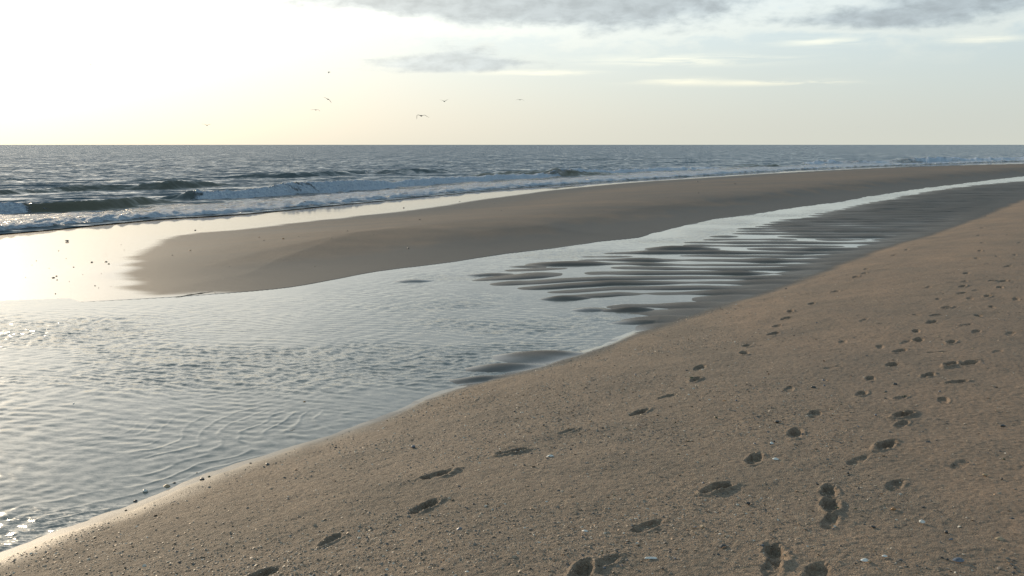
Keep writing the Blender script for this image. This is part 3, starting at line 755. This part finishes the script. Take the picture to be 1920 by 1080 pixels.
for e_, (a, c) in zip(els, stops): e_.position = a; e_.color = (*c, 1)
g.put(cr.inputs[0], tone); g.put(p.inputs['Base Color'], cr.outputs[0]); p.inputs['Roughness'].default_value = .6
ob = bpy.data.objects.new('shell_grit', me); scene.collection.objects.link(ob); me.materials.append(M_grit)
ob['kind'] = 'stuff'; ob['label'] = 'coarse grit of broken shell covering the sloping beach'; ob['category'] = 'shell grit'

# ---------------------------------------------------------------- gulls
def gull(px, py, dist, yaw, inner, outer, label, roll=0, tuck=0.0, scale=1.0):
    """wings: inner / outer pairs of angles (left, right) above the horizontal; one continuous skin"""
    import bmesh
    bm = bmesh.new(); n = 10
    prof = [(.30, .010, 0, .010), (.27, .016, -.004, .012), (.235, .038, .004, .040), (.20, .042, .008, .044), (.16, .040, .002, .042), (.10, .062, -.006, .060),
            (.03, .072, -.010, .070), (-.05, .066, -.008, .062), (-.12, .048, 0, .044), (-.19, .034, .006, .026), (-.26, .060, .010, .010), (-.31, .072, .010, .005)]
    R_ = []
    for y, w, z, h in prof:
        R_.append([bm.verts.new((w * math.cos(j / n * 6.283), y, z + h * math.sin(j / n * 6.283))) for j in range(n)])
    fs = {}
    for i in range(len(R_) - 1):
        for j in range(n):
            fs[(i, j)] = bm.faces.new((R_[i][j], R_[i][(j + 1) % n], R_[i + 1][(j + 1) % n], R_[i + 1][j]))
    bm.faces.new(R_[0][::-1]); bm.faces.new(R_[-1])
    for side, js in ((1, 0), (-1, 4)):
        fset = [fs[(5, js)], fs[(6, js)]]
        e = R(inner[0 if side < 0 else 1]); o = R(outer[0 if side < 0 else 1])
        pos = np.array([side * .06, .035, .01]); steps = [(.12, e, .115, .018, .020), (.14, e, .105, .014, .03), (.12, (e + o) / 2, .095, .011, -.02), (.15, o, .075, .008, -.055), (.14, o, .048, .005, -.06), (.07, o, .012, .003, -.04)]
        for ln, an, ch, th, swp in steps:
            ret = bmesh.ops.extrude_face_region(bm, geom=fset)
            bmesh.ops.delete(bm, geom=fset, context='FACES_ONLY')
            vv = [v for v in ret['geom'] if isinstance(v, bmesh.types.BMVert)]; fset = [f for f in ret['geom'] if isinstance(f, bmesh.types.BMFace)]
            ln *= (1 - tuck)
            pos = pos + np.array([side * ln * math.cos(an), swp, ln * math.sin(an)])
            ymin = min(v.co.y for v in vv); ymax = max(v.co.y for v in vv); zs = sorted(vv, key=lambda v: v.co.z)
            cz = sum((v.co.z for v in vv)) / len(vv); cx = sum((v.co.x for v in vv)) / len(vv)
            up = (-side * math.sin(an), math.cos(an))
            for v in vv:
                t = (v.co.y - ymin) / (ymax - ymin) - .5
                dd_ = 1 if ((v.co.z - cz) * up[1] + (v.co.x - cx) * up[0]) > 0 else -1
                k_ = th * (1.1 - abs(t) * 1.6) * dd_
                v.co = (pos[0] + up[0] * k_, pos[1] + t * ch * 1.5, pos[2] + up[1] * k_ - .01 * abs(t))
    bmesh.ops.recalc_face_normals(bm, faces=bm.faces)
    me = bpy.data.meshes.new('seagull'); bm.to_mesh(me); bm.free(); me.materials.append(MT['bird'])
    me.polygons.foreach_set('use_smooth', [True] * len(me.polygons))
    ob = bpy.data.objects.new('seagull', me); scene.collection.objects.link(ob)
    a = (px - 960) / F; b = (540 - py) / F
    d = np.array([a, math.cos(PITCH) + b * math.sin(PITCH), -math.sin(PITCH) + b * math.cos(PITCH)]); q = d / np.hypot(d[0], d[1]) * dist
    ob.location = (q[0], q[1], H + q[2]); ob.rotation_euler = (0, R(roll), R(yaw)); ob.scale = (scale,) * 3
    ob['label'] = label; ob['category'] = 'gull'; ob['group'] = 'gulls flying over the sea'
gull(790, 217, 95, 25, (18, 12), (-78, -35), 'largest gull, wings bowed with the left tip hanging straight down')
gull(833, 190, 150, -20, (32, 34), (10, 16), 'gull with wings raised in a shallow V, above right of the largest gull', tuck=.1)
gull(975, 187, 170, 10, (12, 8), (-22, -34), 'rightmost gull, wings arched over the horizon')
gull(592, 206, 160, -10, (14, 8), (-12, -38), 'gull with long flat left wing, below the steeply banked one')
gull(615, 186, 150, 35, (10, -8), (-8, -48), 'banked gull with its right wing sloping down, left of centre', roll=20)
gull(388, 235, 170, 0, (30, 26), (4, 4), 'lowest gull, wings in a wide V close above the left horizon')
gull(617, 135, 210, 85, (-20, 10), (-60, -30), 'tiny gull seen end on, high above the pair left of centre', tuck=.3)
gull(170, 121, 260, 10, (12, 12), (-10, -10), 'faint gull alone in the white glare at far left')
